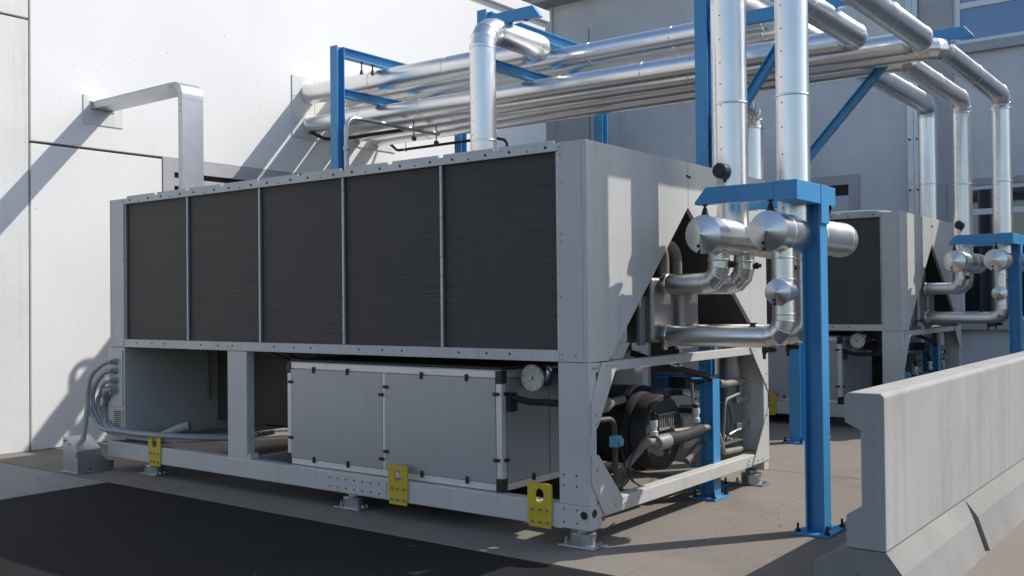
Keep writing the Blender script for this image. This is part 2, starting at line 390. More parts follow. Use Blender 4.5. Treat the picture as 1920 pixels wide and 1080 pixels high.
# ------------------------------------------------------------------ chiller
W, Ln, ZB, ZM, ZT = 2.845, 5.54, .125, 1.197, 2.625
def chiller():
    t = thing('chiller', '', 'chiller', (W/2, Ln/2, 0), 'air cooled chillers beside the pipe rack')
    def P(name, gg, m, par=None, label=None): return obj(name, gg, m, par or t, label)
    # isolator feet
    for x, y in ((.10, .12), (.10, 2.25), (.10, 4.95), (W-.1, .12), (W-.1, 2.25), (W-.1, 4.95)):
        gg = G(); gg.lathe((x, y, .012), (0, 0, 1), [(0, .085), (.075, .088), (.085, .08), (.085, .05), (.11, .05)], 28)
        f = P('isolator_foot', gg, 'galv')
        gg = G(); gg.box(x-.09, x+.09, y-.14, y+.14, .001, .012, .003)
        for sx in (-1, 1):
            gg.cyl((x+sx*.02, y-.12, .012), (x+sx*.02, y-.12, .035), .012, 8)
        gg.cyl((x-.02, y+.12, .012), (x-.02, y+.12, .045), .012, 8)
        P('foot_plate', gg, 'galv', f)
    # base beams
    def beam_holes(gg, x, d):
        for y in (.10, .19): 
            for z in (.165, .25): gg.dot((x, y, z), (d, 0, 0), .006)
    gg = G(); gg.box(0, .10, 0, 5.60, ZB, .28, .006); P('base_beam', gg, 'unit')
    gg = G(); gg.box(W-.10, W, 0, 5.60, ZB, .28, .006); P('base_beam', gg, 'unit')
    gg = G(); gg.box(.101, W-.101, .004, .10, .19, .285, .006); P('base_beam', gg, 'unit')
    gg = G(); gg.box(.101, W-.101, 5.45, 5.58, .19, .285, .006); P('base_beam', gg, 'unit')
    for y in (1.75, 3.57):
        gg = G(); gg.box(.101, W-.101, y-.05, y+.05, .16, .27, .004); P('cross_member', gg, 'unit')
    gg = G(); gg.box(.10, .14, -.001, .10, .127, .188, .003); P('corner_cleat', gg, 'unit')
    gg = G()
    for p, d in (((-.001, .045, .222), (-1, 0, 0)), ((.05, -.001, .232), (0, -1, 0))): gg.lathe(V(p), d, [(0, .026), (.003, .026)], 20)
    P('hole_plug', gg, 'black')
    gg = G(); gg.box(-.006, .0, 1.80, 2.47, .135, .262, .002)
    P('splice_plate', gg, 'unit')
    gg = G()
    for k in range(7):
        for z in (.165, .235): gg.dot((-.006, 1.87+.09*k, z), (-1, 0, 0), .007)
    for y in (.10, .20):
        for z in (.165, .25, .40, .47): gg.dot((0, y, z), (-1, 0, 0), .006)
    P('rivet', gg, 'dot')
    # legs
    gg = G(); gg.box(.001, .09, .001, .235, .281, ZM-.003, .004); P('leg', gg, 'unit')
    gg = G(); gg.box(W-.09, W-.001, .001, .12, .286, ZM-.003, .004); P('leg', gg, 'unit')
    gg = G(); gg.box(W-.09, W-.001, .12, .235, .286, ZM-.003, .004); P('leg', gg, 'unit')
    gg = G(); gg.box(.004, .085, 3.445, 3.705, .265, ZM-.003, .004); gg.box(.004, .09, 3.40, 3.44, .281, .33); P('leg', gg, 'unit')
    gg = G(); gg.box(W-.085, W-.004, 3.445, 3.705, .281, ZM-.003, .004); P('leg', gg, 'unit')
    # end rails + gussets
    gg = G(); gg.box(.091, W-.091, .004, .07, 1.128, ZM-.006, .003); P('end_rail', gg, 'unit')
    gs = [[(.15, 1.19), (.32, 1.19), (.32, 1.13), (.105, .79), (.018, .72), (.018, .93)],
          [(.018, .60), (.10, .60), (.40, .275), (.36, .20), (.17, .20), (.018, .42)],
          [(2.48, 1.19), (2.843, 1.19), (2.843, .80)], [(2.843, .66), (2.843, .205), (2.50, .205)]]
    for q in gs:
        gg = G(); gg.prism(q, 'y', -.006, .0005); P('gusset', gg, 'unit')
    gg = G()
    for x, z in ((.05, 1.16), (.09, 1.16), (.21, 1.165), (.29, 1.165), (.07, .86), (.08, .80), (.08, .5), (.3, .25), (2.55, 1.165), (2.8, .95), (2.8, .86), (2.8, .6), (2.8, .52), (2.6, .23), (2.7, .23), (.42, .235), (2.42, .25), (2.42, .22)):
        gg.dot((x, -.006, z), (0, -1, 0), .008)
    P('rivet', gg, 'bolt')
    # upper body
    gg = G(); gg.prism([(0, ZM), (0, ZT), (1.402, ZT), (1.397, 2.285), (.256, ZM)], 'y', 0, .035, .003); P('end_panel', gg, 'unit')
    gg = G(); gg.prism([(1.409, ZT), (W, ZT), (W, ZM), (2.755, ZM), (1.402, 2.280)], 'y', 0, .035, .003); P('end_panel', gg, 'unit')
    gg = G()
    for p in ((1.385, 2.52), (1.425, 2.515)): gg.box(p[0]-.012, p[0]+.012, -.006, .001, p[1]-.009, p[1]+.009)
    P('catch', gg, 'black')
    gg = G(); gg.prism([(0, ZM), (0, ZT), (W, ZT), (W, ZM)], 'y', 5.505, 5.54, .003); P('end_panel', gg, 'unit')
    for x0, x1 in ((.0005, .04), (W-.04, W-.0005)):
        gg = G(); gg.box(x0, x1, .036, .222, ZM, ZT, .003)
        for z in (1.22, 1.25, 1.62, 1.98, 2.03, 2.36, 2.55, 2.60): gg.ball(((x0 if x0 < 1 else x1), .205, z), .009)
        gg.ball((x0, .10, 1.24), .009) if x0 < 1 else None
        P('corner_column', gg, 'unit')
        gg = G(); gg.box(x0, x1, 5.30, 5.504, ZM, ZT, .003)
        for z in (1.22, 1.25, 1.62, 2.03, 2.36, 2.60): gg.ball(((x0 if x0 < 1 else x1), 5.315, z), .009)
        P('corner_column', gg, 'unit')
    for side in (0, 1):
        X = (lambda a, b: (a, b)) if side == 0 else (lambda a, b: (W-b, W-a))
        dd = -1 if side == 0 else 1
        gg = G(); gg.box(*X(.002, .06), .223, 5.299, 2.571, ZT, .003); 
        tr = P('top_rail', gg, 'rail')
        gg = G(); gg.box(*X(.0, .06), .223, 5.299, ZM, 1.272, .003); br = P('bottom_rail', gg, 'unit')
        edge = (0 if side == 0 else W)
        gg = G()
        for k in range(10):
            yc = .47+.508*k
            for u in (-.15, 0, .15): gg.dot((edge+.002*(-dd), yc+u, 2.602 if u else 2.59), (dd, 0, 0), .010 if u else .006)
        P('rail_hole', gg, 'dot', tr)
        gg = G()
        for k in range(5):
            for u in (-.12, .08, .33): gg.dot((edge, .75+1.0*k+u, 1.24), (dd, 0, 0), .008)
        P('rail_hole', gg, 'dot', br)
        for k in range(5):
            y0 = .226+1.0147*k
            gg = G(); gg.box(*X(.035, .06), y0+.008, y0+1.0067, 1.273, 2.570); P('coil_panel', gg, 'coil')
        for k in range(6):
            y0 = .232+1.0147*k if k else .234
            y0 = min(y0, 5.288)
            gg = G(); gg.box(*X(.012, .034), y0-.011, y0+.011, 1.2725, 2.5705, .002)
            for z in range(9): gg.dot(((.012 if side == 0 else W-.012), y0, 1.36+.14*z), (dd, 0, 0), .005)
            P('mullion', gg, 'rail')
        for k in range(10):
            y0 = .245+.506*k
            gg = G(); gg.box(*X(.02, .035), y0+.02, y0+.475, ZT, 2.648); P('deck_lip', gg, 'rail')
    # deck and fans
    gg = G(); gg.box(.062, W-.062, .036, 5.503, 2.585, 2.62); P('fan_deck', gg, 'unit')
    for x in (.78, W-.78):
        for k in range(5):
            y = .75+1.01*k
            gg = G(); gg.lathe((x, y, 2.62), (0, 0, 1), [(0, .43), (.03, .42), (.075, .42), (.08, .41), (.08, .40), (.0, .40)], 32, False, False)
            f = P('fan_shroud', gg, 'unit')
            gg = G()
            for r in (.06, .13, .20, .27, .34, .40):
                gg.tube([(x+r*math.cos(a*PI/8), y+r*math.sin(a*PI/8), 2.725-.08*(r/.4)**2) for a in range(17)], .004, .01, 0, 5, False)
            for a in range(4):
                c, s = math.cos(a*PI/4+.2), math.sin(a*PI/4+.2)
                gg.cyl((x-.41*c, y-.41*s, 2.70), (x+.41*c, y+.41*s, 2.70), .005, 6)
            P('fan_grille', gg, 'black', f)
            gg = G(); gg.cyl((x, y, 2.56), (x, y, 2.68), .08, 16)
            for a in range(5):
                c, s = math.cos(a*2*PI/5), math.sin(a*2*PI/5)
                b = bmesh.new(); q = [(.08, -.03, .60), (.38, -.09, .585), (.38, .09, .65), (.08, .04, .67)]
                vs = [b.verts.new((x+u*c-w*s, y+u*s+w*c, 2.0+z)) for u, w, z in q]; f0 = b.faces.new(vs)
                e = bmesh.ops.extrude_face_region(b, geom=[f0]); bmesh.ops.translate(b, verts=[v for v in e['geom'] if isinstance(v, bmesh.types.BMVert)], vec=(0, 0, .006)); gg._merge(b)
            P('fan_blade', gg, 'black', f)
    # inner V coils close the tent
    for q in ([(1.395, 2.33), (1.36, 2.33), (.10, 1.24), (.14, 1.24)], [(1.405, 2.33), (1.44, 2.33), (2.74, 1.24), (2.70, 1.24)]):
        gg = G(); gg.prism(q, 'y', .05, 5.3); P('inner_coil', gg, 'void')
    # control cabinet at the far end
    cab = P('control_cabinet', B(.012, 2.80, 5.31, 5.60, .30, ZM-.004, .004), 'unit')
    gg = G(); gg.box(.0, .0115, 5.335, 5.53, .62, 1.165, .002); gp = P('gland_plate', gg, 'unit', cab)
    for z in (1.055, .965, .87, .785):
        gg = G(); gg.lathe((0, 5.43, z), (-1, 0, 0), [(0, .033), (.02, .033), (.021, .026), (.05, .026), (.05, .02)], 14)
        P('cable_gland', gg, 'conduit', cab)
    gg = G(); gg.box(.0, .0115, 5.335, 5.50, .345, .60, .002); vf = P('vent_grille', gg, 'cream', cab)
    gg = G()
    for k in range(11): gg.box(-.0015, .0005, 5.355, 5.48, .372+.0195*k, .381+.0195*k)
    P('vent_slot', gg, 'dot', vf)
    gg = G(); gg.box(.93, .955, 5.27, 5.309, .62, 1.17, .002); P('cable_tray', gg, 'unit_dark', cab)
    # compressor enclosure
    x0, x1, y0, y1, z0, z1 = .06, 1.28, .75, 2.985, .282, 1.125
    en = P('compressor_enclosure', B(x0+.012, x1, y0+.012, y1-.012, z0+.01, z1-.005), 'enclosure')
    ym = 1.872
    for a, b in ((y0+.052, ym-.008), (ym+.022, y1-.045)):
        P('side_panel', B(x0-.004, x0+.011, a, b, z0+.055, z1-.065, .004), 'enclosure', en)
    P('side_panel', B(x0+.06, .62, y0-.003, y0+.011, z0+.055, z1-.065, .003), 'enclosure', en)
    P('side_panel', B(.63, x1-.03, y0-.003, y0+.011, z0+.055, z1-.065, .003), 'enclosure', en)
    fr = G()
    fr.box(x0, x0+.02, y0+.055, y1-.045, z0+.004, z0+.052, .003); fr.box(x0, x0+.02, y0+.055, y1-.045, z1-.06, z1-.012, .003)
    fr.box(x0-.0015, x0+.02, ym-.006, ym+.02, z0+.053, z1-.061, .002)
    fr.box(x0-.001, x0+.05, y0-.001, y0+.05, z0+.09, z1-.10, .004); fr.box(x0, x0+.02, y1-.043, y1, z0+.09, z1-.10, .003)
    fr.box(x0+.055, x1-.02, y0, y0+.02, z0+.004, z0+.052, .003); fr.box(x0+.055, x1-.02, y0, y0+.02, z1-.06, z1-.012, .003)
    P('profile_frame', fr, 'profile', en)
    for y in (y0-.004, y1-.05):
        for z in (z0-.0, z1-.098):
            P('corner_block', B(x0-.004, x0+.06, y, y+.058, z+.002, z+.088, .006), 'black', en)
    def latch(p, d, horiz):
        gg = G(); x, y, z = p
        a, b = (.026, .012) if horiz else (.012, .026)
        if d == 'x': gg.box(x-.016, x+.002, y-a, y+a, z-b, z+b, .006); gg.dot((x-.016, y, z), (-1, 0, 0), .008)
        else: gg.box(x-a, x+a, y-.016, y+.002, z-b, z+b, .006); gg.dot((x, y-.016, z), (0, -1, 0), .008)
        P('latch', gg, 'black', en)
    for y in (1.06, 1.49, 2.27, 2.66): latch((x0, y, z0+.058), 'x', False); latch((x0, y, z1-.066), 'x', False)
    for z in (.50, .955): latch((x0, y0+.045, z), 'x', True); latch((x0+.048, y0, z), 'y', True); latch((x0, y1-.045, z), 'x', True)
    for y, z in ((ym-.02, .96), (ym+.03, .90), (ym-.02, .475), (ym+.03, .415)): latch((x0, y, z), 'x', True)
    latch((.42, y0, z0+.06), 'y', False)
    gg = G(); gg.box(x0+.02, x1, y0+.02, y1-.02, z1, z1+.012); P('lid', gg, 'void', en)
    # lifting lugs
    for x, d in ((-.014, 1), (W+.002, -1)):
        for yc in (4.782, 1.671, .386):
            gg = G(); gg.plate_hole(x, x+.012, yc, .252, .097, .145, .065, .036); lg = P('lifting_lug', gg, 'yellow')
            for u in (-.06, 0, .06):
                for z in (.145, .225):
                    gg = G(); gg.lathe((x if d > 0 else x+.012, yc+u, z), (-d, 0, 0), [(0, .013), (.004, .013), (.004, .009), (.014, .008)], 8)
                    P('bolt', gg, 'bolt', lg)
    # inspection valve between box and leg
    gg = G(); gg.lathe((.205, .60, 1.065), (1, 0, 0), [(0, .088), (.004, .093), (.02, .093)], 32)
    fl = P('flange_cover', gg, 'cast')
    gg = G()
    for k in range(8): gg.lathe((.205, .60+.074*math.cos(k*PI/4+.2), 1.065+.074*math.sin(k*PI/4+.2)), (-1, 0, 0), [(0, .008), (.007, .008)], 7)
    gg.lathe((.205, .60, 1.065), (-1, 0, 0), [(0, .016), (.018, .012)], 8)
    P('bolt', gg, 'bolt', fl)
    gg = G(); gg.lathe((.226, .60, 1.065), (1, 0, 0), [(0, .09), (.02, .09), (.03, .062), (.12, .055), (.14, .07), (.17, .07), (.18, .05), (.45, .05)], 28)
    P('valve_body', gg, 'navy', fl)
    gg = G(); gg.tube([(.15, .735, .93), (.20, .62, .90), (.20, .20, .905), (.35, .05+.08, .92)], .024, .06, 5, 14, False); P('suction_hose', gg, 'insul')
    gg = G(); gg.box(.11, .20, .715, .747, .83, .96, .006); P('hose_bracket', gg, 'black')
    # evaporator shell
    gg = G(); gg.lathe((1.54, .30, .565), (0, 1, 0), [(0, .24), (.004, .285), (.02, .292), (.13, .292), (.15, .285)], 56)
    ev = P('evaporator_head', gg, 'head')
    gg = G()
    for k in range(7): gg.box(1.44+.035*k, 1.455+.035*k, .285, .305, .60, .71, .003)
    gg.box(1.42, 1.69, .278, .295, .585, .605, .003); gg.box(1.42, 1.69, .278, .295, .70, .715, .003)
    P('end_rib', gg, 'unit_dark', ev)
    gg = G(); gg.lathe((1.54, .455, .565), (0, 1, 0), [(0, .30), (.03, .315), (.06, .315), (.07, .27), (4.5, .27)], 48); P('evaporator_shell', gg, 'insul')
    gg = G(); gg.lathe((2.14, .60, .60), (0, 1, 0), [(0, .12), (.03, .20), (.08, .25), (.10, .262), (2.2, .262), (2.3, .2)], 48); P('compressor_motor', gg, 'steel_blue')
    gg = G(); gg.lathe((2.14, .86, .60), (0, 1, 0), [(0, .262), (0, .275), (.05, .275), (.05, .262)], 48, False, False); P('motor_strap', gg, 'profile')
    gg = G(); gg.box(2.05, 2.35, .40, .60, .36, .62, .01); P('terminal_box', gg, 'cream')
    # refrigerant piping seen through the end frame
    def pipe(name, pts, r, m='beige', R=.08, n=16):
        gg = G(); gg.tube(pts, r, R, 6, n, False); return P(name, gg, m)
    pipe('liquid_line', [(.80, .30, .30), (.80, .22, .40), (.95, .14, .56), (1.28, .16, .56)], .028)
    pipe('liquid_line', [(1.45, .18, .585), (1.80, .12, .575), (2.05, .12, .575), (2.20, .12, .34), (2.62, .14, .315)], .026)
    pipe('suction_line', [(1.30, .16, .55), (1.50, .15, .54), (1.82, .13, .565)], .05, 'insul', .1, 20)
    pipe('suction_line', [(1.30, .45, 1.19), (1.40, .16, 1.085), (1.88, .12, .99), (2.15, .12, .905), (2.60, .14, .895)], .024, 'insul')
    pipe('suction_line', [(2.12, .118, .915), (2.25, .118, .893), (2.66, .14, .893)], .031)
    pipe('capillary_line', [(2.56, .14, .875), (2.56, .12, .80), (2.24, .12, .765), (2.22, .12, .60), (2.20, .13, .36)], .014)
    pipe('discharge_line', [(.70, .75, 1.28), (.72, .45, 1.06), (.78, .42, .98), (1.0, .75, .96)], .055, 'rust', .12, 20)
    pipe('discharge_line', [(.98, .75, 1.28), (.96, .42, 1.08), (1.05, .50, 1.0), (1.25, .9, .98)], .045, 'rust', .12, 20)
    pipe('suction_line', [(.14, .20, .885), (.40, .16, .885), (.78, .22, .89)], .030)
    pipe('oil_line', [(1.62, .10, .95), (1.62, .10, .80), (1.80, .12, .76), (1.80, .3, .74)], .012)
    pipe('liquid_line', [(.16, .14, .31), (.34, .12, .33), (.60, .14, .31), (.78, .20, .32)], .024, 'rust')
    pipe('suction_line', [(1.74, .22, .32), (1.90, .2, .42), (2.35, .2, .44), (2.50, .2, .40)], .03)
    gg = G(); gg.lathe((.36, .16, .26), (0, 0, 1), [(0, .05), (.05, .05), (.06, .03), (.10, .03), (.11, .045), (.13, .045)], 16); P('service_valve', gg, 'unit_dark')
    gg = G(); gg.lathe((.24, .178, .885), (1, -.04, 0), [(0, .03), (.02, .058), (.22, .06), (.28, .035), (.30, .03)], 24); P('muffler', gg, 'beige')
    pipe('drain_line', [(.14, .16, .795), (.50, .12, .785), (.52, .12, .34), (.42, .2, .26)], .019, 'rust', .07)
    gg = G(); gg.box(.42, .51, .06, .115, .60, .675, .008); gg.lathe((.465, .06, .637), (0, -1, 0), [(0, .028), (.02, .028), (.022, .02)], 18); P('actuator', gg, 'cyan')
    gg = G(); gg.lathe((1.10, .13, .545), (1, .02, 0), [(0, .02), (.0, .048), (.015, .055), (.17, .055), (.19, .04)], 24); P('filter_drier', gg, 'unit_dark')
    gg = G(); gg.lathe((1.10, .128, .545), (-1, 0, 0), [(0, .018), (.012, .018)], 12); P('sight_glass', gg, 'profile')
    for x, z in ((1.10, .60), (1.78, .63)):
        gg = G(); gg.lathe((x, .15, z), (0, 0, 1), [(0, .03), (.03, .032), (.035, .022), (.06, .024), (.065, .03), (.11, .03)], 14); s = P('pressure_sensor', gg, 'cast')
        gg = G(); gg.lathe((x, .15, z+.11), (0, 0, 1), [(0, .02), (.05, .022), (.06, .008), (.08, .006)], 12); P('sensor_plug', gg, 'black', s)
    gg = G(); gg.lathe((2.60, .24, .30), (0, 0, 1), [(0, .05), (.02, .10), (.84, .10), (.88, .05)], 28); rc = P('liquid_receiver', gg, 'stainless')
    for z in (.52, .74):
        gg = G(); gg.box(2.49, 2.75, .125, .145, z-.022, z+.022, .003); P('receiver_strap', gg, 'galv', rc)
    gg = G()
    for q in ([(.95, .1, .64), (.75, .08, .58), (.62, .12, .38), (.85, .1, .26), (1.05, .12, .30)], [(.52, .09, .62), (.60, .1, .45), (.9, .2, .28)], [(1.78, .15, .82), (1.62, .2, .86), (1.55, .3, .84)], [(2.0, .2, .78), (2.35, .14, .72), (2.42, .14, .55), (2.30, .15, .42)], [(.44, .08, .60), (.42, .1, .42), (.36, .2, .31)]):
        gg.tube(q, .006, .1, 6, 8, False)
    P('control_wire', gg, 'black')
    gg = G(); gg.box(1.66, 1.75, .17, .33, .90, .99, .01); gg.cyl((1.74, .2, .93), (2.35, .2, .93), .016, 10); P('junction_box', gg, 'black')
    gg = G(); gg.box(2.0, 2.55, .10, .16, .40, .412, .002); gg.tube([(2.32, .12, .47), (2.40, .11, .49), (2.52, .11, .495)], .012, .03, 3, 8, False); P('valve_handle', gg, 'bolt')
    # plate heat exchangers
    for x in (1.00, 1.44):
        gg = G(); gg.box(x-.09, x+.20, .04, .30, 1.285, 1.755, .03, 4); ph = P('heat_exchanger', gg, 'stainless')
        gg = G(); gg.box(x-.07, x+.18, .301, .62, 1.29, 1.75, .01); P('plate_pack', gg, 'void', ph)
        gg = G(); gg.box(x-.17, x-.0905, .10, .13, 1.27, 1.62, .004); P('support_plate', gg, 'unit_dark', ph)
    gg = G(); gg.box(.36, .62, .08, .11, 1.30, 1.56, .004); gg.prism([(.40, 1.30), (.64, 1.30), (.54, 1.197), (.40, 1.197)], 'y', .07, .075); P('inner_bracket', gg, 'unit')
    gg = G(); gg.box(1.78, 2.05, .3, .33, 1.2, 1.6, .004); gg.box(1.62, 1.68, .34, .36, 1.2, 1.62); P('inner_bracket', gg, 'unit')
    for x, y in ((1.22, .12), (1.50, .16)):
        pipe('riser_line', [(x-.5, y+.5, 1.55), (x-.35, y+.2, 2.0), (x-.10, y, 2.02), (x, y, 1.94), (x, y, 1.74)], .045, 'beige', .12, 20)
        gg = G(); gg.lathe((x, y, 1.76), (0, 0, 1), [(0, .05), (.03, .05)], 16); P('line_collar', gg, 'stainless')
    # back and inner sheets
    gg = G(); gg.box(2.69, 2.70, 3.75, 5.30, .40, ZM-.01); P('rear_sheet', gg, 'unit')
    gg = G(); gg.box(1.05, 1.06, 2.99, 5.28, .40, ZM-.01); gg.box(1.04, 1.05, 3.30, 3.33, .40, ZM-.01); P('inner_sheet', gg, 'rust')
    gg = G(); gg.box(1.75, 2.78, 1.2, 3.35, .30, 1.12, .004); P('compressor_enclosure', gg, 'enclosure')
    for q in ([(.75, 4.6, 1.19), (.8, 4.1, 1.12), (.9, 3.5, .95), (.95, 3.2, .42)], [(.7, 3.9, 1.19), (.85, 3.6, 1.0), (.9, 3.25, .85), (.9, 3.1, .45)], [(.9, 3.7, 1.17), (.9, 3.35, 1.0), (.9, 3.15, .3)]):
        pipe('hot_gas_line', q, .022, 'rust', .2)
    gg = G(); 
    for k in range(9): gg.box(.55+.06*k, .60+.06*k, 3.12+.03*math.sin(k*2.1), 3.2, .30, .36+.04*(k % 3), .006)
    P('valve_block', gg, 'unit_dark')
    return t
ca = chiller()
ca['label'] = 'large grey chiller in the foreground with five dark coil panels along its side'
DX = 6.85
cb = copy_tree(ca); cb.location.x += DX
cb['label'] = 'farther grey chiller on the right, partly hidden by the concrete barrier'

# ------------------------------------------------------------------ flexible conduits
cz = [1.055, .965, .87, .785, .80]
low = [(-.062, .395), (-.016, .345), (-.012, .392), (.030, .342), (.036, .388)]
for k, z in enumerate(cz):
    gg = G(); xx, zz = low[k]
    lx = -.125+.045*k; y5 = 5.43 if k < 4 else 5.47; o = -.012*k
    x55 = (-.120, -.075, -.030, -.075, -.030)[k]; z55 = (.405, .388, .380, .436, .428)[k]
    pts = [(-.05 if k < 4 else -.02, y5, z), (-.085, y5+.05, z-.006), (-.10+.008*k, 5.565+o, z-.05), (lx, 5.68+o, z-.135), (lx, 5.735+o, min(.74, z-.19)), (lx, 5.735+o, .59), (lx*.7, 5.67+o, .49), (x55, 5.53, z55), (min(xx, -.02) if k < 3 else -.03, 5.31, zz+.005), (xx, 5.05, zz-.004), (xx+.06, 4.6, zz-.004), (.36+.046*k, 4.15, .36), (.52+.046*k, 3.95, .40)]
    # smooth the polyline
    P0 = [V(p) for p in pts]
    for _ in range(2):
        Q = [P0[0]]
        for a, b in zip(P0[:-1], P0[1:]): Q += [a*.75+b*.25, a*.25+b*.75]
        Q.append(P0[-1]); P0 = Q
    gg.tube(P0, .021, .001, 0, 14, False)
    names = ['topmost', 'second highest', 'third highest', 'lowest', 'loose']
    lab = ['grey flexible conduit from the topmost gland of the near chiller cabinet', 'grey flexible conduit from the second highest cable gland',
           'grey flexible conduit from the third highest cable gland', 'grey flexible conduit from the lowest cable gland',
           'grey flexible conduit doubled under the lowest gland, inside of the bundle'][k]
    tag(obj('flexible_conduit', gg, 'conduit'), lab, 'conduit', 'flexible conduits looping into the near chiller')
gg = G(); gg.tube([(.10, 4.9, .34), (.22, 4.72, .43), (.28, 4.66, .455)], .045, .02, 3, 18, False)
tag(obj('conduit_stub', gg, 'conduit'), 'short thick grey conduit stub lying beyond the yellow lug inside the frame', 'conduit')

# ------------------------------------------------------------------ cable cover box by the wall
cv = thing('cable_cover', 'small galvanised sloped cover box on the ground beside the wall', 'cover box', (-.2, 5.7, 0))
gg = G(); gg.prism([(5.56, .003), (5.82, .003), (5.82, .335), (5.76, .335), (5.56, .215)], 'x', -.33, -.085, .003); obj('cover_body', gg, 'galv', cv)
q = [(-.084, .003), (.05, .003), (.05, .085)] + [(.05-.134*math.sin(a*PI/12), .085+.115*(1-math.cos(a*PI/12))) for a in range(1, 7)]
gg = G(); gg.prism(q, 'y', 5.57, 5.80, .002); obj('cover_tail', gg, 'galv', cv)
gg = G(); gg.box(-.345, .055, 5.545, 5.83, .0005, .012, .002); obj('base_flange', gg, 'galv', cv)
gg = G()
for p in ((-.333, 5.80, .30), (-.333, 5.77, .30), (-.333, 5.70, .27), (-.333, 5.57, .19), (-.333, 5.57, .17)): gg.dot(p, (-1, 0, 0), .007)
for p in ((.05, 5.565, .07), (.05, 5.565, .04)): gg.dot((p[0]-.02, 5.57, p[2]), (0, -1, 0), .010)
gg.dot((-.2, 5.56, .03), (0, -1, 0), .01)
obj('screw', gg, 'dot', cv)
gg = G(); gg.tube([(-.20, 5.70, .26), (-.17, 5.71, .40), (-.13, 5.73, .62)], .024, .1, 3, 16, False)
tag(obj('cable_conduit', gg, 'conduit'), 'short grey conduit rising out of the sloped cover box', 'conduit')

# ------------------------------------------------------------------ rectangular duct
dt = thing('cable_duct', 'flat rectangular metal duct bending from the white wall down behind the near chiller', 'duct', (1.05, 5.7, 0))
def duct_sec():
    gg = G(); R = .14; y0 = 5.66; z1 = 3.98; th = .075; x0, x1 = .905, 1.165
    outer = [(YW-.012, z1)] + [(y0+R-R*math.sin(a*PI/16), z1-R+R*math.cos(a*PI/16)) for a in range(0, 9)] + [(y0, 1.0)]
    inner = [(y0+th, 1.0)] + [(y0+R-(R-th)*math.sin(a*PI/16), z1-R+(R-th)*math.cos(a*PI/16)) for a in range(8, -1, -1)] + [(YW-.012, z1-th)]
    gg.prism(outer+inner, 'x', x0, x1); 
    for y, z in ((y0-.003, 3.80),): gg.box(x0-.003, x1+.003, y, y0+th+.003, z-.006, z+.006)
    gg.box(x0-.004, x0+.001, y0+R, YW-.012, z1-.006, z1+.004); gg.box(x0-.004, x0+.001, y0+R, YW-.012, z1-th-.003, z1-th+.006)
    gg.box(x0-.003, x1+.003, y0+R-.006, y0+R+.006, z1-th-.003, z1+.004)
    return gg
obj('duct_body', duct_sec(), 'galv', dt)
gg = G()
for y in (5.83, 5.86, 5.89):
    for z in (3.925, 3.95): gg.dot((.905, y, z), (-1, 0, 0), .006)
for z in (3.66, 3.72): gg.dot((.905, 5.70, z), (-1, 0, 0), .006)
obj('rivet', gg, 'dot', dt)
obj('wall_collar', B(.885, 1.185, YW-.02, YW-.011, 3.885, 4.0, .003), 'galv', dt)

# ------------------------------------------------------------------ insulated pipelines
def pipeline(label, runs, group='insulated pipelines of the rack'):
    t = thing('pipeline', label, 'pipe', runs[0][0][-1], group)
    for pts, r, R in runs:
        gg = G(); st = gg.tube(pts, r, R, 4, 56, True)
        hard = gg.hard; path = gg.last_path; dirs = gg.last_dirs
        for a, b in st:
            d = b-a; ln = d.length
            if ln < .25: continue
            u = d.normalized(); n = max(1, round(ln/1.15))
            for k in range(n+1):
                p = a + u*min(max(ln*k/n, .02), ln-.02)
                if 0 < k < n or (k == 0 and a != st[0][0]) or (k == n and b != st[-1][1]): gg.band(p, u, r, .016, .0045, 56)
        nf = len(gg.bm.faces)
        for i, k in enumerate(hard):
            gg.band(path[k], (dirs[max(k-1, 0)]+dirs[min(k, len(dirs)-1)]), r*1.012, .006, .002, 48)
        gg.bm.faces.ensure_lookup_table()
        for f in gg.bm.faces[nf:]: f.material_index = 1
        nf = len(gg.bm.faces)
        for a, b in st:
            d = b-a; ln = d.length; u = d.normalized()
            side = V((.35, 0, -1)) if abs(u.z) < .5 else V((-.95, .30, 0))
            if abs(u.x) > .5: side = V((0, -.35, -1))
            side = (side - u*side.dot(u)).normalized()
            k = .10
            while k < ln:
                gg.dot(a+u*k+side*r, side, .0055, .003, 6); k += random.uniform(.15, .2)
        gg.bm.faces.ensure_lookup_table()
        for f in gg.bm.faces[nf:]: f.material_index = 2
        obj('pipe_run', gg, ['alu', 'alu_matt', 'dot'], t)
    return t
def endcap(parent, p, d, r):
    gg = G(); gg.lathe(p, d, [(0, r+.004), (.012, r+.004), (.014, r), (.05, .004)], 48)
    c = obj('end_cap', gg, 'alu_matt', parent)
    d = V(d).normalized(); side = d.cross(V((0, 0, 1))).normalized()
    gg = G(); dn = V((0, 0, -1))
    for k, s in ((.62, .012), (.93, .012)):
        gg.dot(V(p)+dn*(r*k)+side*(r*.22)+d*(.05-.036*k), d, .011, .006, 8)
    # overlapped sheet seam
    gg.cyl(V(p)+d*.05, V(p)+dn*r*.98+side*r*.2+d*.015, .0022, 5)
    obj('screw', gg, 'dot', c)
